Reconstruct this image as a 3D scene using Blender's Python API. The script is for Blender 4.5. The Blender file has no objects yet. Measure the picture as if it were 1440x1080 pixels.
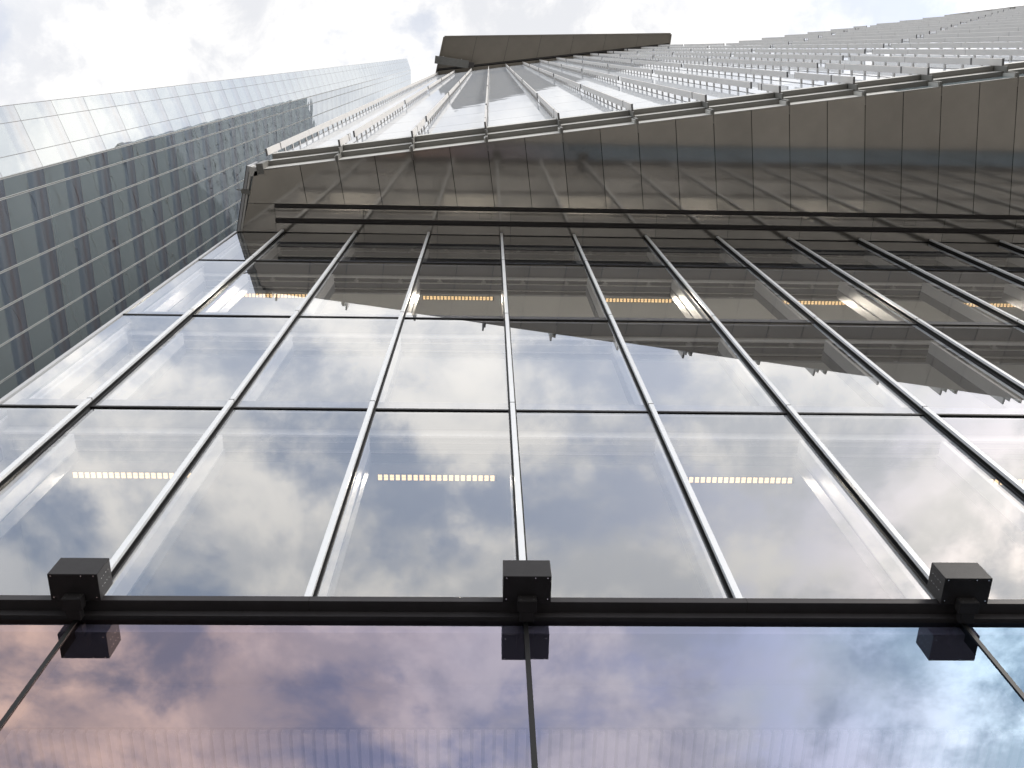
import bpy, math, random
from mathutils import Matrix, Vector
random.seed(7)
sc = bpy.context.scene
C = sc.collection
R = math.radians

# ---------------------------------------------------------------- camera
YAW, PIT, ROLL, FPX = R(4.6897), R(70.1038), R(-3.802), 1304.83
fwd = Vector((math.sin(YAW)*math.cos(PIT), math.cos(YAW)*math.cos(PIT), math.sin(PIT)))
rt0 = Vector((math.cos(YAW), -math.sin(YAW), 0)); up0 = rt0.cross(fwd)
rt = rt0*math.cos(ROLL) + up0*math.sin(ROLL)
up = -rt0*math.sin(ROLL) + up0*math.cos(ROLL)
cam = bpy.data.cameras.new('camera'); cam.sensor_width = 36; cam.lens = FPX/1440*36
cam.clip_start = 0.05; cam.clip_end = 3000
co = bpy.data.objects.new('camera', cam); C.objects.link(co); sc.camera = co
co.matrix_world = Matrix(((rt.x, up.x, -fwd.x, 0), (rt.y, up.y, -fwd.y, 0), (rt.z, up.z, -fwd.z, 0), (0, 0, 0, 1)))
GROUND = -1.6                                   # the lens is 1.6 m above the pavement

# ---------------------------------------------------------------- sky and sun
SUN_EL, SUN_DIR = R(38), Vector((0.75, -0.66, 0)).normalized()
w = bpy.data.worlds.new("World"); sc.world = w; w.use_nodes = True
nt = w.node_tree; nt.nodes.clear()
def N(tree, kind, **kw):
    n = tree.nodes.new(kind)
    for k, v in kw.items(): setattr(n, k, v)
    return n
def L(tree, a, b): tree.links.new(a, b)
def M(tree, op, a, b=None, c=None, clamp=False):
    n = N(tree, 'ShaderNodeMath', operation=op, use_clamp=clamp)
    for i, x in enumerate((a, b, c)):
        if x is None: continue
        if isinstance(x, (int, float)): n.inputs[i].default_value = x
        else: L(tree, x, n.inputs[i])
    return n.outputs[0]
def MIX(tree, f, a, b, blend='MIX'):
    n = N(tree, 'ShaderNodeMix', data_type='RGBA', blend_type=blend)
    n.clamp_result = False; n.clamp_factor = True
    for i, x in ((0, f), (6, a), (7, b)):
        if isinstance(x, (int, float)): n.inputs[i].default_value = x
        elif isinstance(x, tuple): n.inputs[i].default_value = (*x, 1)
        else: L(tree, x, n.inputs[i])
    return n.outputs[2]
def RAMP(tree, x, lo, hi):
    n = N(tree, 'ShaderNodeMapRange', interpolation_type='SMOOTHSTEP')
    n.inputs[1].default_value = lo; n.inputs[2].default_value = hi
    L(tree, x, n.inputs[0]); return n.outputs[0]
sky = N(nt, 'ShaderNodeTexSky', sky_type='NISHITA', sun_disc=False, sun_elevation=SUN_EL,
        sun_rotation=math.atan2(SUN_DIR.x, SUN_DIR.y))
sky.dust_density = 1.5
tc = N(nt, 'ShaderNodeTexCoord'); sx = N(nt, 'ShaderNodeSeparateXYZ'); L(nt, tc.outputs['Generated'], sx.inputs[0])
zz = M(nt, 'ADD', M(nt, 'MAXIMUM', sx.outputs[2], 0.0), 0.12)
cx = N(nt, 'ShaderNodeCombineXYZ')
L(nt, M(nt, 'DIVIDE', sx.outputs[0], zz), cx.inputs[0]); L(nt, M(nt, 'DIVIDE', sx.outputs[1], zz), cx.inputs[1])
def noise(tree, vec, scale, detail=8, rough=.55, dist=0., off=0.):
    n = N(tree, 'ShaderNodeTexNoise'); n.noise_dimensions = '3D'
    mp = N(tree, 'ShaderNodeMapping'); mp.inputs[1].default_value = (off, off*.7, off*.3); L(tree, vec, mp.inputs[0])
    L(tree, mp.outputs[0], n.inputs['Vector'])
    n.inputs['Scale'].default_value = scale; n.inputs['Detail'].default_value = detail
    n.inputs['Roughness'].default_value = rough; n.inputs['Distortion'].default_value = dist
    return n.outputs[0]
cover = RAMP(nt, noise(nt, cx.outputs[0], 5.4, 11, .60, .15, 3.1), .37, .56)     # where there is cloud at all
thick = RAMP(nt, noise(nt, cx.outputs[0], 6.8, 11, .61, .2, 9.7), .39, .61)       # thin bright / thick grey cloud
# clouds glow towards the zenith where the veil is thin, and are greyer lower down behind the viewer
glow = N(nt, 'ShaderNodeVectorMath', operation='DOT_PRODUCT'); L(nt, tc.outputs['Generated'], glow.inputs[0])
glow.inputs[1].default_value = Vector((-.10, .30, .95)).normalized()
g2 = RAMP(nt, glow.outputs['Value'], .55, 1.0)
cl = MIX(nt, thick, (10.3, 10.4, 10.7), (15.9, 15.2, 14.2))
skyc = MIX(nt, .22, MIX(nt, 1.0, sky.outputs[0], (3.0, 2.85, 2.6), 'MULTIPLY'), (7.2, 7.7, 8.6))
veil = MIX(nt, M(nt, 'MULTIPLY', g2, .8), skyc, (8.1, 8.4, 9.1))
col = MIX(nt, M(nt, 'MULTIPLY', cover, .96), veil, cl)
gain = M(nt, 'MULTIPLY_ADD', g2, .06, .92)
gc = N(nt, 'ShaderNodeCombineXYZ')
for i in range(3): L(nt, gain, gc.inputs[i])
col = MIX(nt, 1.0, col, gc.outputs[0], 'MULTIPLY')
wisp = RAMP(nt, noise(nt, cx.outputs[0], 9.0, 9, .62, .3, 5.3), .40, .56)
hole = RAMP(nt, noise(nt, cx.outputs[0], 7.0, 7, .56, .2, 21.3), .545, .64)
over = MIX(nt, wisp, (6.75, 6.85, 7.15), (8.9, 8.8, 8.7))
over = MIX(nt, M(nt, 'MULTIPLY', hole, .75), over, (5.3, 5.7, 6.6))
g3 = RAMP(nt, glow.outputs['Value'], .80, .93)
col = MIX(nt, g3, col, over)
bg = N(nt, 'ShaderNodeBackground'); L(nt, col, bg.inputs[0]); bg.inputs[1].default_value = .125
wo = N(nt, 'ShaderNodeOutputWorld'); L(nt, bg.outputs[0], wo.inputs[0])

sl = bpy.data.lights.new('sun', 'SUN'); sl.energy = 1.8; sl.angle = R(14); sl.color = (1, .96, .9)
so = bpy.data.objects.new('sun', sl); C.objects.link(so)
so.rotation_euler = (-Vector((SUN_DIR.x*math.cos(SUN_EL), SUN_DIR.y*math.cos(SUN_EL), math.sin(SUN_EL)))).to_track_quat('-Z', 'Y').to_euler()
so.location = (60, -60, 90)

sc.view_settings.view_transform = 'Standard'; sc.view_settings.look = 'None'
sc.view_settings.exposure = 0; sc.view_settings.gamma = 1
sc.render.engine = 'CYCLES'
cy = sc.cycles
cy.use_denoising = True; cy.max_bounces = 10; cy.glossy_bounces = 6; cy.transparent_max_bounces = 16
cy.diffuse_bounces = 4; cy.caustics_reflective = False; cy.caustics_refractive = False

# ---------------------------------------------------------------- materials
def mat(name, col, rough=.5, metal=0., spec=.5, var=0., vscale=3., bump=0., bscale=20., perpanel=0.):
    m = bpy.data.materials.new(name); m.use_nodes = True; t = m.node_tree
    b = t.nodes['Principled BSDF']
    b.inputs['Base Color'].default_value = (*col, 1); b.inputs['Roughness'].default_value = rough
    b.inputs['Metallic'].default_value = metal; b.inputs['Specular IOR Level'].default_value = spec
    tcn = N(t, 'ShaderNodeTexCoord')
    if var:
        n = noise(t, tcn.outputs['Object'], vscale, 6, .6)
        f = N(t, 'ShaderNodeMapRange'); L(t, n, f.inputs[0])
        f.inputs[1].default_value = .3; f.inputs[2].default_value = .7
        f.inputs[3].default_value = 1-var; f.inputs[4].default_value = 1+var
        cc = N(t, 'ShaderNodeCombineXYZ')
        for i in range(3): L(t, f.outputs[0], cc.inputs[i])
        L(t, MIX(t, 1.0, col, cc.outputs[0], 'MULTIPLY'), b.inputs['Base Color'])
        if perpanel:                                             # each panel its own batch of anodising
            oi = N(t, 'ShaderNodeObjectInfo'); pm = M(t, 'MULTIPLY_ADD', oi.outputs['Random'], 2*perpanel, 1-perpanel)
            pc = N(t, 'ShaderNodeCombineXYZ')
            for i in range(3): L(t, pm, pc.inputs[i])
            L(t, MIX(t, 1.0, b.inputs['Base Color'].links[0].from_socket, pc.outputs[0], 'MULTIPLY'), b.inputs['Base Color'])
        r = N(t, 'ShaderNodeMapRange'); L(t, noise(t, tcn.outputs['Object'], vscale*2.3, 5, .6, 0, 4.), r.inputs[0])
        r.inputs[3].default_value = max(.02, rough*(1-var)); r.inputs[4].default_value = rough*(1+var)
        L(t, r.outputs[0], b.inputs['Roughness'])
    if bump:
        bn = N(t, 'ShaderNodeBump'); bn.inputs['Strength'].default_value = bump; bn.inputs['Distance'].default_value = .01
        L(t, noise(t, tcn.outputs['Object'], bscale, 4, .5), bn.inputs['Height']); L(t, bn.outputs[0], b.inputs['Normal'])
    return m

def facing_reflect(t, r0, rmax, power, normal=None):
    """mirror share that climbs towards grazing view, the same from either side of the pane"""
    lw = N(t, 'ShaderNodeLayerWeight'); lw.inputs[0].default_value = .5
    if normal is not None: L(t, normal, lw.inputs['Normal'])
    return M(t, 'MULTIPLY_ADD', M(t, 'POWER', lw.outputs['Facing'], power), rmax-r0, r0, clamp=True)

def clear_glass(name, r0, rmax, power, tint, gloss=(1, 1, 1), gloss_node=None, wave=.0):
    m = bpy.data.materials.new(name); m.use_nodes = True; t = m.node_tree; t.nodes.clear()
    o = N(t, 'ShaderNodeOutputMaterial'); mx = N(t, 'ShaderNodeMixShader')
    tr = N(t, 'ShaderNodeBsdfTransparent'); tr.inputs[0].default_value = (*tint, 1)
    gl = N(t, 'ShaderNodeBsdfGlossy'); gl.inputs['Roughness'].default_value = .0
    gl.inputs['Color'].default_value = (*gloss, 1)
    if gloss_node: L(t, gloss_node(t), gl.inputs['Color'])
    if wave:
        tcn = N(t, 'ShaderNodeTexCoord'); bn = N(t, 'ShaderNodeBump')
        bn.inputs['Strength'].default_value = wave; bn.inputs['Distance'].default_value = .02
        L(t, noise(t, tcn.outputs['Object'], .55, 2, .4), bn.inputs['Height']); L(t, bn.outputs[0], gl.inputs['Normal'])
    L(t, facing_reflect(t, r0, rmax, power), mx.inputs[0])
    L(t, tr.outputs[0], mx.inputs[1]); L(t, gl.outputs[0], mx.inputs[2]); L(t, mx.outputs[0], o.inputs[0])
    return m

def coated(name, body_fn, r0, rmax, power, wave=0., wscale=.4, tint=(1, 1, 1)):
    """opaque curtain-wall glass: a body colour under a mirror coating"""
    m = bpy.data.materials.new(name); m.use_nodes = True; t = m.node_tree; t.nodes.clear()
    o = N(t, 'ShaderNodeOutputMaterial'); mx = N(t, 'ShaderNodeMixShader')
    df = N(t, 'ShaderNodeBsdfDiffuse'); gl = N(t, 'ShaderNodeBsdfGlossy'); gl.inputs['Roughness'].default_value = .0
    gl.inputs['Color'].default_value = (*tint, 1)
    b = body_fn(t)
    if isinstance(b, tuple): df.inputs[0].default_value = (*b, 1)
    else: L(t, b, df.inputs[0])
    if wave:
        tcn = N(t, 'ShaderNodeTexCoord'); bn = N(t, 'ShaderNodeBump')
        bn.inputs['Strength'].default_value = 1; bn.inputs['Distance'].default_value = wave
        L(t, noise(t, tcn.outputs['Object'], wscale, 2, .45), bn.inputs['Height']); L(t, bn.outputs[0], gl.inputs['Normal'])
    L(t, facing_reflect(t, r0, rmax, power), mx.inputs[0])
    L(t, df.outputs[0], mx.inputs[1]); L(t, gl.outputs[0], mx.inputs[2]); L(t, mx.outputs[0], o.inputs[0])
    return m

def iridescent(t):
    """the low panes' solar coating: salmon at one end, violet in the middle, blue at the other"""
    g = N(t, 'ShaderNodeNewGeometry'); s = N(t, 'ShaderNodeSeparateXYZ'); L(t, g.outputs['Position'], s.inputs[0])
    x = M(t, 'ADD', s.outputs[0], M(t, 'MULTIPLY', M(t, 'SUBTRACT', noise(t, g.outputs['Position'], .8, 3, .5), .5), 1.6))
    mr = N(t, 'ShaderNodeMapRange'); L(t, x, mr.inputs[0]); mr.inputs[1].default_value = -3.4; mr.inputs[2].default_value = 4.2
    cr = N(t, 'ShaderNodeValToRGB'); L(t, mr.outputs[0], cr.inputs[0]); e = cr.color_ramp.elements
    e[0].position = 0.; e[0].color = (.95, .68, .62, 1); e[1].position = 1.; e[1].color = (.48, .73, 1., 1)
    for p, c in ((.22, (.78, .62, .66)), (.42, (.66, .63, .80)), (.60, (.70, .69, .85)), (.78, (.58, .70, .94))):
        q = e.new(p); q.color = (*c, 1)
    return cr.outputs[0]

def neighbour_body(t):
    """vision zone and spandrel zone of one 4 m storey, in the pane's own height"""
    tcn = N(t, 'ShaderNodeTexCoord'); s = N(t, 'ShaderNodeSeparateXYZ'); L(t, tcn.outputs['Object'], s.inputs[0])
    v = M(t, 'DIVIDE', M(t, 'FLOORED_MODULO', s.outputs[2], 4.0), 4.0)
    cr = N(t, 'ShaderNodeValToRGB'); L(t, v, cr.inputs[0]); cr.color_ramp.interpolation = 'LINEAR'; e = cr.color_ramp.elements
    e[0].position = 0.; e[0].color = (.27, .31, .33, 1); e[1].position = 1.; e[1].color = (.13, .14, .18, 1)
    for p, c in ((.04, (.26, .30, .32)), (.53, (.285, .325, .345)), (.59, (.15, .18, .235)), (.68, (.16, .19, .245)), (.71, (.24, .26, .305)),
                 (.80, (.18, .19, .225)), (.82, (.17, .145, .16)), (.87, (.17, .15, .17)), (.89, (.19, .195, .235))):
        q = e.new(p); q.color = (*c, 1)
    return cr.outputs[0]

MT = dict(
    alu=mat('aluminium', (.70, .725, .76), .32, .15, var=.06, vscale=1.2),
    gasket=mat('black_gasket', (.010, .010, .011), .45, spec=.2),
    steel=mat('black_steel', (.042, .040, .044), .38, .0, .12, var=.1, vscale=6),
    lamp=mat('black_powder_coat', (.026, .025, .027), .42, .0, .12, var=.1, vscale=9, bump=.15, bscale=400),
    screw=mat('bright_screw', (.8, .8, .8), .25, 1.),
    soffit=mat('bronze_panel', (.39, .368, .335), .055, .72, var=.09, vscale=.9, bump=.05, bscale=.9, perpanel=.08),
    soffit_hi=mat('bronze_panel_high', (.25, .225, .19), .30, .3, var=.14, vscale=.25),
    grille=mat('dark_grille', (.075, .068, .068), .35, .3),
    void=mat('dark_void', (.012, .012, .012), .9),
    fascia_shaded=mat('grey_fascia_shaded', (.24, .235, .22), .5, .1, var=.1, vscale=1.4),  # fascia grey darkened for undersides, their shade put into the colour
    fascia=mat('grey_fascia', (.60, .60, .58), .45, .1, var=.08, vscale=1.4),
    fin=mat('pale_fin', (.64, .63, .62), .5, .0, var=.05, vscale=.6),
    fincap=mat('fin_end', (.05, .05, .05), .6),
    white=mat('white_frame', (.88, .88, .88), .45, .0),
    jamb=mat('jamb_front', (.68, .69, .70), .45),
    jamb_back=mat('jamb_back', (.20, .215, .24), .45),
    frame=mat('grey_frame', (.45, .46, .48), .4, .2),
    cavity=mat('cavity_grey', (.13, .145, .185), .55, var=.05, vscale=.8),
    ceil=mat('ceiling_board', (.82, .82, .80), .7, var=.05, vscale=.7),
    wall=mat('inner_wall', (.6, .6, .6), .8, var=.06),
    endwall=mat('white_end_wall', (.80, .80, .81), .6),
    slat=mat('ceiling_slat', (.46, .44, .48), .6),
    core=mat('tower_core', (.06, .06, .06), .8),
    sideline=mat('side_joint', (.16, .17, .18), .5),
    cradle=mat('cradle_grey', (.20, .20, .19), .5, .2, var=.1),
    joint=mat('dark_joint', (.17, .17, .175), .6),
    silver=mat('silver_joint', (.52, .54, .55), .45, .1),
    ground=mat('paving', (.27, .26, .245), .8, var=.16, vscale=.35, bump=.3, bscale=8),
    road=mat('asphalt', (.05, .05, .05), .85, var=.2, vscale=1.),
)
MT['glass'] = clear_glass('podium_glass', .24, .95, 3.0, (.90, .90, .91), (.95, .97, 1.))
MT['low'] = clear_glass('coated_low_glass', .33, .92, 3.2, (.80, .76, .86), gloss_node=iridescent)
mcl = bpy.data.materials.new('clear_back'); mcl.use_nodes = True; t_ = mcl.node_tree; t_.nodes.clear()
o_ = N(t_, 'ShaderNodeOutputMaterial'); tr_ = N(t_, 'ShaderNodeBsdfTransparent'); L(t_, tr_.outputs[0], o_.inputs[0])
MT['clear'] = mcl
MT['tower'] = coated('tower_glass', lambda t: (.60, .64, .70), .30, .66, 3., wave=.004, wscale=.5)
MT['side'] = coated('side_glass', lambda t: (.20, .245, .27), .12, .55, 3., wave=.006, wscale=.2)
MT['nb'] = coated('neighbour_glass', neighbour_body, .36, .95, 3.0, wave=.020, wscale=.30, tint=(.93, .97, 1.))
me = bpy.data.materials.new('warm_cell'); me.use_nodes = True; b_ = me.node_tree.nodes['Principled BSDF']
b_.inputs['Base Color'].default_value = (.9, .7, .4, 1); b_.inputs['Emission Color'].default_value = (1, .66, .32, 1); b_.inputs['Emission Strength'].default_value = 2.0
MT['cell'] = me

# ---------------------------------------------------------------- mesh helpers
class MB:
    """collects blocks; build() links them as ONE mesh object"""
    def __init__(s): s.v, s.f, s.m = [], [], []
    def hexa(s, p, mi=0):
        n = len(s.v); s.v += [tuple(q) for q in p]
        for i, q in enumerate(((0, 3, 2, 1), (4, 5, 6, 7), (0, 1, 5, 4), (1, 2, 6, 5), (2, 3, 7, 6), (3, 0, 4, 7))):
            s.f.append(tuple(n+k for k in q)); s.m.append(mi[i] if isinstance(mi, (list, tuple)) else mi)
        return s
    def box(s, x0, x1, y0, y1, z0, z1, mi=0, T=None):
        p = [(x0, y0, z0), (x1, y0, z0), (x1, y1, z0), (x0, y1, z0), (x0, y0, z1), (x1, y0, z1), (x1, y1, z1), (x0, y1, z1)]
        return s.hexa([T(*q) for q in p] if T else p, mi)
    def prism(s, poly, z0, z1, mi=0):
        n = len(s.v); k = len(poly)
        s.v += [(x, y, z0) for x, y in poly] + [(x, y, z1) for x, y in poly]
        s.f.append(tuple(n+i for i in reversed(range(k)))); s.f.append(tuple(n+k+i for i in range(k)))
        for i in range(k): s.f.append((n+i, n+(i+1) % k, n+k+(i+1) % k, n+k+i))
        s.m += [mi]*(k+2); return s
    def cyl(s, c, axis, r, h, n=12, mi=0):
        a = Vector(axis).normalized(); u = a.orthogonal().normalized(); v = a.cross(u); c = Vector(c); b = len(s.v)
        for k in range(2):
            for i in range(n):
                q = 2*math.pi*i/n; s.v.append(tuple(c + a*(h*k) + u*(r*math.cos(q)) + v*(r*math.sin(q))))
        s.f.append(tuple(b+i for i in reversed(range(n)))); s.f.append(tuple(b+n+i for i in range(n)))
        for i in range(n): s.f.append((b+i, b+(i+1) % n, b+n+(i+1) % n, b+n+i))
        s.m += [mi]*(n+2); return s
    def build(s, name, mats, parent=None, origin=None, bevel=0.):
        me = bpy.data.meshes.new(name)
        ox, oy, oz = origin or (0, 0, 0)
        me.from_pydata([(x-ox, y-oy, z-oz) for x, y, z in s.v], [], s.f)
        for q in (mats if isinstance(mats, (list, tuple)) else [mats]): me.materials.append(MT[q])
        me.polygons.foreach_set('material_index', s.m); me.update()
        o = bpy.data.objects.new(name, me); C.objects.link(o)
        o.location = (ox, oy, oz)
        if parent is not None: hang(o, parent)
        if bevel:
            b = o.modifiers.new('bevel', 'BEVEL'); b.width = bevel; b.segments = 2; b.limit_method = 'ANGLE'
        return o
def wloc(o):
    p = Vector(o.location)
    while o.parent: o = o.parent; p += Vector(o.location)
    return p
def hang(o, parent):
    o.location = Vector(o.location) - wloc(parent); o.parent = parent
def empty(name, loc, label, cat, group=None):
    o = bpy.data.objects.new(name, None); C.objects.link(o); o.location = loc; o.empty_display_size = .2
    o['label'] = label; o['category'] = cat
    if group: o['group'] = group
    return o
def copy_at(o, loc, parent):
    c = o.copy(); C.objects.link(c); c.parent = None; c.location = loc
    hang(c, parent); return c

# ---------------------------------------------------------------- ground
g = MB().box(-400, 400, -400, 400, GROUND-.3, GROUND).build('ground', 'ground'); g['kind'] = 'structure'
rd = MB().box(-400, 400, -34, -22, GROUND-.1, GROUND+.004).build('road', 'road'); rd['kind'] = 'structure'

# ================================================================ OFFICE TOWER
YG, YM = 4.282, 4.20                     # podium glass plane and face of its mullions
X0, BAY = .334, 1.763                    # mullion grid of the podium
ZS = [6.673, 10.867, 15.076, 19.332, 22.521]
XL, XR = -6.06, 30.30
ot = empty('office_tower', (0, 8, GROUND), 'glass office tower overhead with a bronze underside, white fins and black mullion grid', 'office tower')
mx_ = lambda k: X0 + BAY*k

# podium: glazing of the four upper storeys
ks = list(range(-4, 17))
for k in ks:
    for j in range(4):
        x0 = (XL+.012 if k == -4 else mx_(k)+.022); x1 = mx_(k+1)-.022
        z0, z1 = ZS[j]+(.02 if j else -.13), ZS[j+1]-.02
        MB().box(x0, x1, YG, YG+.024, z0, z1, [1, 1, 0, 1, 1, 1]).build('window_pane', ['glass', 'clear'], ot, (x0, YG, z0)).rotation_euler = (random.uniform(-1, 1)*.0011, 0, random.uniform(-1, 1)*.0016)
# aluminium caps on black webs
for k in range(-3, 17):
    x = mx_(k); m = MB(); lev = [6.50] + [z+.10 for z in ZS[1:4]] + [22.50]
    for a, b in zip(lev, lev[1:]):
        m.box(x-.029, x+.029, YM, YM+.04, a+.006, b-.006, 0)
        m.box(x-.020, x+.020, YM+.04, YG+.03, a, b, 1)
        m.box(x-.032, x+.032, YM-.003, YM+.03, b-.006, b+.006, 1)
    m.box(x-.05, x+.05, YG-.012, YG+.03, 6.545, 22.5, 1)
    m.build('mullion', ['alu', 'gasket'], ot, (x, YM, 6.545), bevel=.003)
for j in (1, 2, 3):
    MB().box(XL, XR, YG-.014, YG+.03, ZS[j]-.021, ZS[j]+.021).build('transom', 'gasket', ot)
MB().box(XL, XR, YG-.01, YG+.2, ZS[4]-.03, ZS[4]+.0).build('head_trim', 'gasket', ot)
# left end of the podium
m = MB().box(XL-.05, XL+.008, YG-.02, YG+.16, 0, 22.5); m.build('corner_trim', 'frame', ot)
MB().box(XL-.04, XL+.04, YG+.165, 40, GROUND, 22.5, 0).build('end_wall', 'side', ot)
MB().box(XL+.045, XL+.09, YG+.165, 12, 6.3, 22.45, 0).build('lining', 'endwall', ot)
# inside: storey slabs, cavity lining, inner facade, room ceiling
for j in range(1, 5):
    z = ZS[j]
    MB().box(XL+.1, XR, YG+.06, 12, z+.02, z+.42, [0, 1, 0, 0, 0, 0]).build('floor_slab', ['cavity', 'ceil'], ot)
    MB().box(XL+.1, XR, 4.925, 12, z-.13, z+.015).build('room_ceiling', 'ceil', ot)
    m = MB()
    m.box(XL+.1, XR, 4.56, 4.585, z-.17, z+.015, 0)                 # white profile
    for y in (4.705, 4.845): m.box(XL+.1, XR, y-.006, y+.006, z-.055, z+.016, 0)
    m.build('cavity_profile', 'white', ot)
    MB().box(XL+.1, XR, 4.895, 4.92, z-.20, z+.012).build('window_head', 'frame', ot)
    m = MB()
    for k in range(-4, 17):
        for dx in (.42, 1.35):
            x = mx_(k)+dx
            m.box(x-.05, x+.05, 4.66, 4.70, z-.045, z+.012); m.box(x-.02, x+.02, 4.62, 4.66, z-.03, z+.01)
            m.box(x-.035, x+.035, 4.87, 4.89, z-.23, z-.15)
    m.build('blind_bracket', 'frame', ot)
for k in range(-4, 17):
    x = mx_(k) if k > -4 else XL+.2
    m = MB()
    for j in range(4):
        z0 = ZS[j]+.44 if j else 6.6
        m.box(x-.025, x+.025, 4.43, 4.62, z0, ZS[j+1]-.50, 0)
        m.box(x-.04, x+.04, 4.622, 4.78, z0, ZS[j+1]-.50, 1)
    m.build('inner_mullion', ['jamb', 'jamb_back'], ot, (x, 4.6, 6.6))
for j in range(4):
    z0 = (ZS[j]+.42 if j else 6.6)
    MB().box(XL+.1, XR, 4.80, 4.95, z0+.0, z0+.12).build('inner_sill', 'frame', ot)
MB().box(XL-.04, XR, 12, 12.2, GROUND, 22.5).build('back_wall', 'wall', ot)
MB().box(XR, XR+.3, YG-.02, 40, GROUND, 22.5).build('party_wall', 'wall', ot)

# black steel beam between the two glazings: stepped flanges, and its butt joints
m = MB()
XA, XB = -9.5, XR
m.box(XL, XB, YG-.004, YG+.30, 6.475, 6.54, 0)
m.box(XL, XB, 4.165, YG+.30, 6.40, 6.47, 0)
m.box(XL, XB, 4.255, YG+.30, 6.325, 6.395, 0)
for k in range(-5, 17, 2):
    m.box(mx_(k)+.03, mx_(k)+.036, 4.163, 4.3, 6.398, 6.472, 1)
m.build('steel_beam', ['steel', 'void'], ot, bevel=.004)
# low coated panes, two bays wide
for k in range(-4, 17, 2):
    x0, x1 = mx_(k)+.02, mx_(k+2)-.02
    if k == -4: x0 = XL+.012
    x1 = min(x1, XR)
    MB().box(x0, x1, YG, YG+.03, GROUND+.1, 6.30, [1, 1, 0, 1, 1, 1]).build('shopfront_pane', ['low', 'clear'], ot, (x0, YG, GROUND+.1)).rotation_euler = (random.uniform(-1, 1)*.0006, 0, random.uniform(-1, 1)*.0009)
for k in range(-2, 17, 2):
    MB().box(mx_(k)-.018, mx_(k)+.018, YG-.012, YG+.10, GROUND+.1, 6.325).build('shopfront_joint', 'gasket', ot, (mx_(k), YG, GROUND))
MB().box(XL, XR, YG-.03, YG+.12, GROUND, GROUND+.1).build('base_rail', 'steel', ot)
MB().box(XL, XR, YG+.04, YG+.95, 6.20, 6.30).build('lobby_bulkhead', 'cavity', ot)
MB().box(XL, XR, YG+.52, YG+.60, 6.15, 6.198).build('lobby_profile', 'cavity', ot)
m = MB()
x = XL+.1
while x < 12: m.box(x, x+.062, YG+.98, 9.5, 6.16, 6.21); x += .092
m.build('slatted_ceiling', 'slat', ot)
MB().box(XL, XR, YG+.98, 9.5, 6.235, 6.29).build('ceiling_void', 'void', ot)
MB().box(XL, XR, 9.5, 9.7, GROUND, 6.3).build('lobby_wall', 'wall', ot)

# ---------------------------------------------------------------- upper tower frame (turned 7.75 deg)
TH = R(-7.7478)
AX, NN = Vector((math.cos(TH), math.sin(TH), 0)), Vector((-math.sin(TH), math.cos(TH), 0))
def T(t, c, z): p = AX*t + NN*c; return (p.x, p.y, z)
T0, TB = -.322, 1.7849
tk = lambda k: T0 + TB*k
CE = 2.05                                 # soffit edge
C1, C2, CG = 1.635, 1.795, 1.92             # fin face, back of the fin, glass
ZF = ZS[4]
HB, HR = 103., 76.5                       # underside of the upper block, roof line to its right
TSTEP = 18.72
# soffit
YS = 3.585
def cat(t, y): return (y - t*AX.y)/NN.y
def edge_x(y): return -5.54 + (y-2.837)*(-5.956+5.538)/(4.316-2.837)
joints = [T0 + .89245*i for i in range(-5, 33)]
xy = lambda t, c: (AX.x*t+NN.x*c, AX.y*t+NN.y*c)
def panel(poly, name='soffit_panel', dz=0.): 
    return MB().prism(poly, ZF+dz, ZF+.02+dz).build(name, 'soffit', ot, (poly[0][0], poly[0][1], ZF))
gp = .008
pe = T0 + .89245*-5
lx = edge_x(2.837)
panel([(lx, 2.837), xy(pe-gp, CE), xy(pe-gp, cat(pe-gp, YS)), (edge_x(YS)+.0, YS)])
for a, b in zip(joints, joints[1:]):
    panel([xy(a+gp, CE), xy(b-gp, CE), xy(b-gp, cat(b-gp, YS)), xy(a+gp, cat(a+gp, YS))])
XE = -5.12
panel([(edge_x(YS+.012), YS+.012), (XE-.006, YS+.012), (XE-.006, 4.268), (edge_x(4.268), 4.268)])
jx = [XE] + [X0 - 1.763*2.9 + 1.776*i for i in range(1, 20)] + [XR]
for a, b in zip(jx, jx[1:]):
    panel([(a+.005, 3.695), (b-.005, 3.695), (b-.005, 3.928), (a+.005, 3.928)])
    panel([(a+.005, 4.060), (b-.005, 4.060), (b-.005, 4.268), (a+.005, 4.268)])
for y0, y1 in ((3.60, 3.688), (3.935, 4.052)):
    m = MB(); h = (y1-y0)
    m.box(XE, XR, y0, y0+h*.12, ZF-.022, ZF+.03); m.box(XE, XR, y1-h*.12, y1, ZF-.022, ZF+.03)
    for q in (.36, .64): m.box(XE, XR, y0+h*(q-.07), y0+h*(q+.07), ZF-.005, ZF+.03)
    m.build('soffit_grille', 'grille', ot)
for x in (-.21, 10.2):
    m = MB()
    for a in ((x, x+.29, 3.742, 3.748), (x, x+.29, 3.874, 3.880), (x, x+.006, 3.748, 3.874), (x+.284, x+.29, 3.748, 3.874)):
        m.box(*a, ZF-.004, ZF-.001)
    m.cyl((x+(.33 if x < 0 else -.04), 3.81, ZF-.004), (0, 0, 1), .008, .003)
    m.build('access_hatch', 'gasket', ot)
m = MB().prism([xy(-5.6, CE+.004), xy(27, CE+.004), (XR, 4.26), (edge_x(4.26)+.03, 4.26)], ZF+.035, ZF+.07)
m.build('soffit_backing', 'void', ot)
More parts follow.
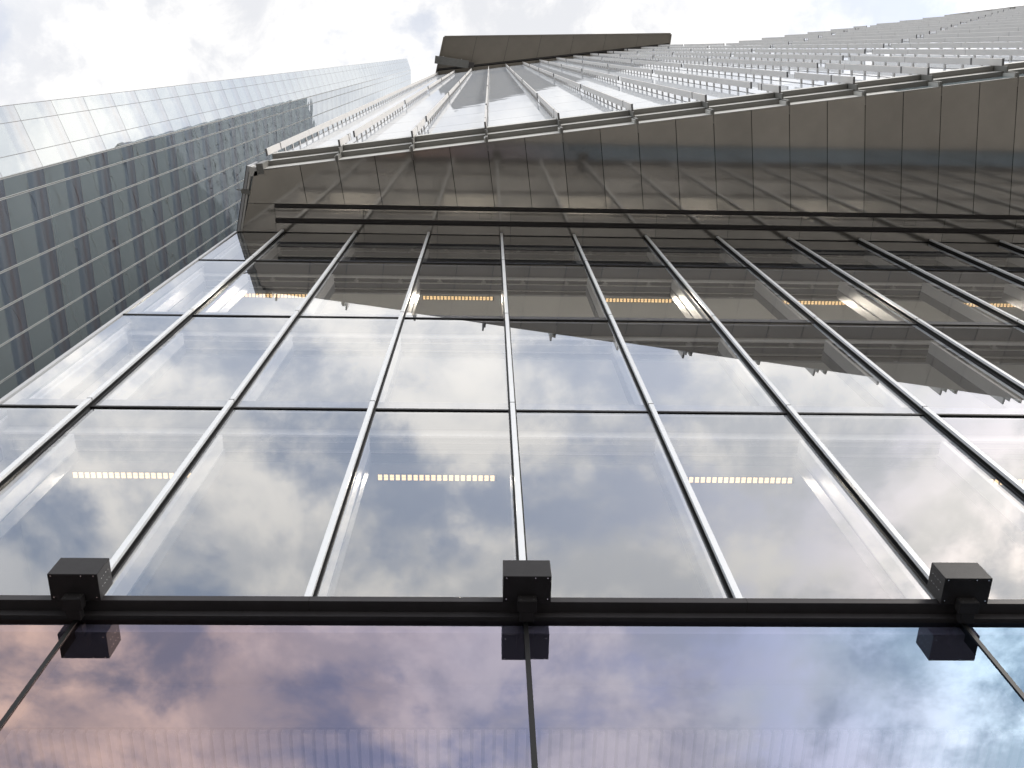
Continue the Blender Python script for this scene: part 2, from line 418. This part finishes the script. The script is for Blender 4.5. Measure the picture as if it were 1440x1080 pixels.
# left edge of the soffit: grey return of the side glazing with its brackets
P0, P1 = (-5.66, 2.72), (-6.02, 4.30)
dl = Vector((P1[0]-P0[0], P1[1]-P0[1])); ln = dl.length; dl /= ln; nl = Vector((-dl.y, dl.x))
def TL(u, q, z): return (P0[0]+dl.x*u+nl.x*q, P0[1]+dl.y*u+nl.y*q, z)
m = MB().box(0, ln, -.01, .05, ZF-.01, ZF+.9, 0, TL); m.box(0, ln, -.07, -.02, ZF+.01, ZF+.4, 1, TL); m.box(0, ln, .055, .062, ZF-.02, ZF+.9, 2, TL)
m.build('side_trim', ['frame', 'fascia', 'gasket'], ot)
m = MB().box(.55, .66, -.12, .09, ZF-.03, ZF+.02, 0, TL); m.box(.585, .61, .09, .20, ZF-.03, ZF+.0, 0, TL)
m.build('trim_bracket', 'cradle', ot)
# stepped edge: one trough per bay
for k in range(-3, 22):
    a, b = tk(k)+.03, tk(k+1)-.03
    if k == -3: a -= .0
    m = MB()
    m.box(a, b, CE-.014, CE-.004, ZF+.002, ZF+.60, 0, T); m.box(a, b, CE, CE+.25, ZF+.08, ZF+.60, 0, T)
    m.box(a, b, 1.925, CE+.25, ZF+.605, ZF+1.08, [2, 0, 0, 0, 0, 0], T)  # underside face takes the fascia grey with shade painted in
    m.box(a, b, 1.92, 1.925, ZF+.60, ZF+.612, 1, T)
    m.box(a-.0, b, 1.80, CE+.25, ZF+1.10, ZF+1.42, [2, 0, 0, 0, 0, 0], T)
    m.box(b-.03, b, 1.955, CE-.016, ZF+.06, ZF+.60, 0, T)
    m.build('edge_trough', ['fascia', 'gasket', 'fascia_shaded'], ot, T(a, 1.9, ZF))
    m = MB().box(b, b+.06, 1.93, CE+.2, ZF+.02, ZF+.64, 0, T); m.box(b+.012, b+.048, 1.80, 1.93, ZF+.5, ZF+1.3, 0, T)
    m.build('edge_bracket', 'cradle', ot, T(b, 1.95, ZF))
m = MB().box(tk(-3)-.13, tk(-3)+.03, 1.90, CE+.1, ZF-.015, ZF+.7, 0, T)
m.build('edge_bracket', 'cradle', ot, T(tk(-3), 1.95, ZF))
m = MB().box(tk(-3)-.33, tk(-3)-.14, 1.97, CE+.12, ZF+.0, ZF+.5, 0, T); m.build('corner_cap', 'fascia', ot, T(tk(-3)-.3, 2, ZF))

# glass of the upper tower
ZT0 = ZF+1.43
lev = [ZT0, 27.55-.0] + [27.55+4*i for i in range(1, 30)]
big, rest = [], MB()
KMAX = 33
for k in range(-3, KMAX):
    top = HB if tk(k)+.5 < TSTEP else HR
    for i, (a, b) in enumerate(zip(lev, lev[1:])):
        if a > top-.3: break
        b = min(b, top)
        p = (tk(k)+.008, tk(k+1)-.008, CG, CG+.05, a+.02, b-.02)
        if -3 <= k <= 7 and i < 9 and len(big) < 99: big.append(MB().box(*p, 0, T).build('tower_pane', 'tower', ot, T(tk(k), CG, a)))
        else: rest.box(*p, 0, T)
o = rest.build('tower_pane', 'tower', ot); o['kind'] = 'stuff'
# body behind the glass, and the parts of it that the neighbour mirrors
TE = tk(KMAX)
def lft(y): return -5.75 - .201*(y-2.71)
ya = T(-5.75, CG+.08, 0)[1]
f0 = (lft(2.9)+.02, 2.9)
m = MB().prism([f0, xy(TSTEP, CG+.08), (xy(TSTEP, CG+.08)[0]+.5, 46), (lft(46), 46)], ZF+.09, HB-.05)
m.build('tower_core', 'side', ot)
m = MB().prism([xy(TSTEP+.02, CG+.08), xy(TE, CG+.08), (xy(TE, 0)[0], 46), (xy(TSTEP+.02, 0)[0]+.9, 46)], ZF+.09, HR-.05)
m.build('tower_core', 'core', ot)
m = MB()
y = 3.2
SL = lambda y, q, z: (lft(y)-q, y, z)
zc = ZF+4
while zc < 196:
    m.box(2.95, 46, 0, .03, zc, zc+.12, 0, SL); zc += 4
m.build('side_joint', 'sideline', ot)
# vertical fins on stubs
for k in range(-3, KMAX+1):
    top = HB-.1 if tk(k) < TSTEP+.1 else HR-.05
    t = tk(k); m = MB()
    zb = ZF+.72
    gaps = [25.1 + 2.7*((k+2) % 6) + 16.*i for i in range(0, 6)]
    if k in (-3,): gaps = []
    cuts = [zb]
    segs = [(zb, 24.75)]; a = 24.80
    for q in gaps:
        if q > a+.2 and q+.8 < top: segs.append((a, q)); a = q+.75
        elif q <= a+.2: a = max(a, q+.75)
    segs.append((a, top))
    for s0, s1 in segs:
        z = s0
        while z < s1-.01:
            e = min(z+4.0, s1)
            m.box(t-.02, t+.02, C1, C2, z+.012, e-.012, 0, T); m.box(t-.016, t+.016, C1+.004, C2-.004, z, e, 1, T)
            z = e
        m.box(t-.023, t+.023, C1-.004, C2+.004, s0-.006, s0+.02, 1, T); m.box(t-.023, t+.023, C1-.004, C2+.004, s1-.02, s1+.006, 1, T)
    z = ZF+1.75
    while z < top-.3:
        inside = any(s0 <= z <= s1 for s0, s1 in segs)
        if inside: m.box(t-.022, t+.022, C2, CG, z-.042, z+.042, 0, T)
        z += 1.0
    m.box(t-.007, t+.007, CG-.012, CG+.05, ZT0, top, 1, T)
    m.build('fin', ['fin', 'joint'], ot, T(t, C1, zb))
if True:
    m = MB().box(TSTEP, TE, CG-.1, CG+.3, HR, HR+.25, 0, T); m.box(tk(20), TE, C1-.01, CG-.1, HR, HR+.25, 0, T); m.build('roof_edge', 'fascia', ot)

# upper block over the middle of the facade
B0, B1, B2, B3 = (-5.709, 3.156), (-4.714, -1.075), (18.834, -1.817), (18.718, -.30)
m = MB().prism([B0, B1, B2, (B2[0]+1.0, 46), (lft(46), 46)], HB+.06, 196)
m.build('upper_block', 'side', ot)
def lerp(a, b, q): return (a[0]+(b[0]-a[0])*q, a[1]+(b[1]-a[1])*q)
F0, F1 = (-5.709, 3.156), (18.718, -.05)
# its underside: 7 panels between the outer edge and a dark gutter that follows the facade
G0, G1 = lerp(B1, F0, .74), lerp(B2, F1, .50)
n = 7
for i in range(n):
    a, b = i/n+.0005, (i+1)/n-.0005
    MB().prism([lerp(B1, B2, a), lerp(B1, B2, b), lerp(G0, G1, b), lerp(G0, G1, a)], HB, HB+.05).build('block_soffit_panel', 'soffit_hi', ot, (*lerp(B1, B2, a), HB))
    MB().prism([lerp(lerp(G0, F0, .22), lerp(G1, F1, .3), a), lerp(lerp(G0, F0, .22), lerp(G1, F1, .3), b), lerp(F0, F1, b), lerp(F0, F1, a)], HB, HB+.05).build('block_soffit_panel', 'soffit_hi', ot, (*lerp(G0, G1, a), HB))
MB().prism([lerp(B1, B2, 0), lerp(B1, B2, 1), F1, F0], HB+.052, HB+.058).build('block_gutter', 'void', ot)
m = MB().prism([lerp(G0, F0, .05), lerp(G1, F1, .05), lerp(G1, F1, .16), lerp(G0, F0, .13)], HB+.01, HB+.05); m.build('block_gutter', 'grille', ot)
for (p, q, nm) in ((B1, B2, 0), (B0, B1, 1), (B2, B3, 2)):
    d = Vector((q[0]-p[0], q[1]-p[1])).normalized(); nv = Vector((d.y, -d.x))
    a = [(p[0], p[1]), (q[0], q[1]), (q[0]+nv.x*.12, q[1]+nv.y*.12), (p[0]+nv.x*.12, p[1]+nv.y*.12)]
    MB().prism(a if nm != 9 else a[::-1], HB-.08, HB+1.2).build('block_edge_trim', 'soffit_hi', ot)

# facade maintenance cradle parked under the block's left corner
mc = empty('maintenance_cradle', (-3.9, 1.35, HB-1.6), 'grey maintenance cradle hanging under the left corner of the high overhanging block', 'cradle')
ca = R(7)
def TC(u, q, z): return (-3.9+u*math.cos(ca)-q*math.sin(ca), 1.35+u*math.sin(ca)+q*math.cos(ca), z)
zc = HB-1.6
m = MB(); m.box(-1.75, 1.75, -.38, .38, zc, zc+.08, 0, TC)
for s in (-.38, .34): m.box(-1.75, 1.75, s, s+.04, zc+.08, zc+1.0, 0, TC)
for s in (-1.75, 1.71): m.box(s, s+.04, -.34, .34, zc+.08, zc+1.0, 0, TC)
m.build('basket', 'cradle', mc)
m = MB()
for u in (-.95, .95): m.box(u-.03, u+.03, -.44, -.38, zc-.05, zc+1.05, 0, TC)
m.build('rail', 'fascia', mc)
m = MB()
for u in (-1.4, 1.4): m.box(u-.08, u+.08, -.08, .08, zc+1.0, HB, 0, TC)
m.build('hanger', 'grille', mc)
m = MB().box(1.75, 2.3, -.25, .25, zc+.2, zc+.9, 0, TC); m.build('winch', 'grille', mc)

# ================================================================ NEIGHBOUR TOWER
nb = empty('glass_skyscraper', (-30, 20, GROUND), 'tall mirror glass skyscraper at left with bright narrow corner face and dark gridded side', 'skyscraper')
A = Vector((-21.75, 5.87)); Bp = Vector((-22.71, 2.95)); D = Vector((-21.62, 46.))
ZN, TOP = 42.75, 270.75
Z_0 = ZN - 44
def face(P, Q, cols, tag, mj, deep, budget):
    d = (Q-P).normalized(); nrm = Vector((d.y, -d.x))      # outward
    def F(u, q, z): return (P.x+d.x*u+nrm.x*q, P.y+d.y*u+nrm.y*q, z)
    rest = MB(); made = 0
    lv = [Z_0+4*i for i in range(0, 68)]
    order = []
    for c, (u0, u1) in enumerate(zip(cols, cols[1:])):
        for i, z in enumerate(lv):
            good = 10 <= i <= budget[1] and c < budget[2]
            x = (u0+.014, u1-.014, -.03, 0, z+.014, z+4-.014)
            if good and made < budget[0]:
                made += 1
                MB().box(*x, 0, F).build('curtain_pane', 'nb', nb, F(u0, 0, z))
            else: rest.box(*x, 0, F)
    o = rest.build('curtain_pane', 'nb', nb, F(0, 0, Z_0)); o['kind'] = 'stuff'
    for u in cols:
        m = MB()
        if deep: 
            m.box(u-.050, u-.014, -.02, .012, Z_0, TOP, 0, F); m.box(u+.014, u+.050, -.02, .012, Z_0, TOP, 0, F)
        else: m.box(u-.013, u+.013, -.02, .004, Z_0, TOP, 0, F)
        m.build('curtain_mullion', mj, nb, F(u, 0, Z_0))
    m = MB()
    for z in lv: m.box(cols[0], cols[-1], -.02, .003, z-.012, z+.012, 0, F)
    m.build('floor_joint', 'joint', nb)
LAB = (A-Bp).length
face(Bp, A, [0, LAB*.25, LAB*.72, LAB], 'corner', 'joint', False, (60, 32, 3))
face(A, D, [0, .87]+[.87+1.545*i for i in range(1, 25)], 'side', 'silver', True, (39, 22, 5))
m = MB().prism([(Bp.x-.05, Bp.y+.03), (A.x-.04, A.y), (D.x-.04, D.y), (-60, 46), (-60, 16)], GROUND, TOP-.2); m.build('tower_body', 'core', nb)
m = MB().prism([(Bp.x-.02, Bp.y), (A.x, A.y), (D.x, D.y), (D.x-.4, D.y), (A.x-.4, A.y), (Bp.x-.4, Bp.y+.1)], TOP+.02, TOP+.5); m.build('parapet', 'frame', nb)

# ================================================================ FLOODLIGHTS on the steel beam
def floodlight(x0, x1, label):
    r = empty('floodlight', ((x0+x1)/2, 4.165, 6.335), label, 'floodlight', 'black floodlights along the steel beam')
    y0, y1, z0, z1 = 3.89, 4.128, 6.335, 6.585
    MB().box(x0, x1, y0, y1, z0, z1).build('housing', 'lamp', r, bevel=.005)
    m = MB(); xm = (x0+x1)/2
    m.box(xm-.075, xm+.075, 4.06, 4.163, 6.25, 6.334); m.box(xm-.06, xm+.06, 4.128, 4.163, 6.334, 6.56); m.box(xm-.055, xm+.055, 4.163, 4.253, 6.25, 6.32)
    m.build('bracket', 'lamp', r, bevel=.004)
    m = MB(); wd = x1-x0
    for q, yy in ((.07, .05), (.67, .05), (.92, .05), (.07, .88), (.34, .88), (.67, .88), (.93, .88)):
        m.cyl((x0+wd*q, y0+(y1-y0)*(.06 if yy < .5 else .86), z0-.003), (0, 0, 1), .0055, .004, 10)
    for zz_ in (.06, .10, .15, .19):
        for yy in (.07, .14):
            for s in ((x0-.0025), (x1-.0015)):
                m.cyl((s, y0+yy, z0+zz_), (1, 0, 0), .004, .004, 8)
    for q in (.08, .36, .64, .92):
        for zz_ in (.05, .065, .10): m.cyl((x0+wd*q, y1-.001, z0+zz_), (0, 1, 0), .004, .003, 8)
    m.build('screw', 'screw', r)
    m = MB()
    for q in (-.05, .05):
        for z in (6.27, 6.31): m.cyl((xm+q, 4.057, z), (0, 1, 0), .005, .004, 8)
    m.build('bolt', 'fincap', r)
floodlight(-3.385, -3.0, 'black box floodlight on the steel beam, its right side showing, below the leftmost window bays')
floodlight(.150, .532, 'black box floodlight on the steel beam seen straight from below under the centre mullion')
floodlight(3.668, 4.052, 'black box floodlight on the steel beam, its left side showing, nearest the blue tinted pane')

# ================================================================ STRIP LIGHTS behind the glass
def strip(x0, j, label):
    z = ZS[j]-.13; ln = 1.52; yc = {1: 5.14, 3: 4.99}[j]
    r = empty('ceiling_light', (x0+ln/2, yc, z), label, 'ceiling light', 'warm strip lights on the ceilings behind the glass')
    m = MB().box(x0, x0+ln, yc-.042, yc+.042, z-.03, z-.001)
    m.build('housing', 'joint', r)
    m = MB()
    for i in range(20):
        for q in (0, 1): m.box(x0+.012+i*.075, x0+.012+i*.075+.05, yc-.038+q*.040, yc-.038+q*.040+.034, z-.036, z-.031)
    m.build('lens', 'cell', r)
    la = bpy.data.lights.new('ceiling_light', 'AREA'); la.shape = 'RECTANGLE'; la.size = ln; la.size_y = .08
    la.energy = 26; la.spread = R(62); la.color = (1, .90, .74)
    lo = bpy.data.objects.new('lamp', la); C.objects.link(lo); lo.location = (x0+ln/2, yc, z-.05); hang(lo, r)
dsc = {1: ('behind the lowest clear storey', ['in the leftmost lit bay', 'just left of the centre mullion', 'two bays right of the centre mullion', 'mostly hidden at far right']),
       3: ('high under the bronze underside', ['at the left end of the row', 'just left of the centre mullion', 'second bay right of the centre mullion', 'two bays further right', 'at the right end of the row'])}
for j in (1, 3):
    for i in range(5 if j == 3 else 4):
        strip(-5.19+3.82*i, j, 'warm strip light %s, %s' % (dsc[j][0], dsc[j][1][i]))
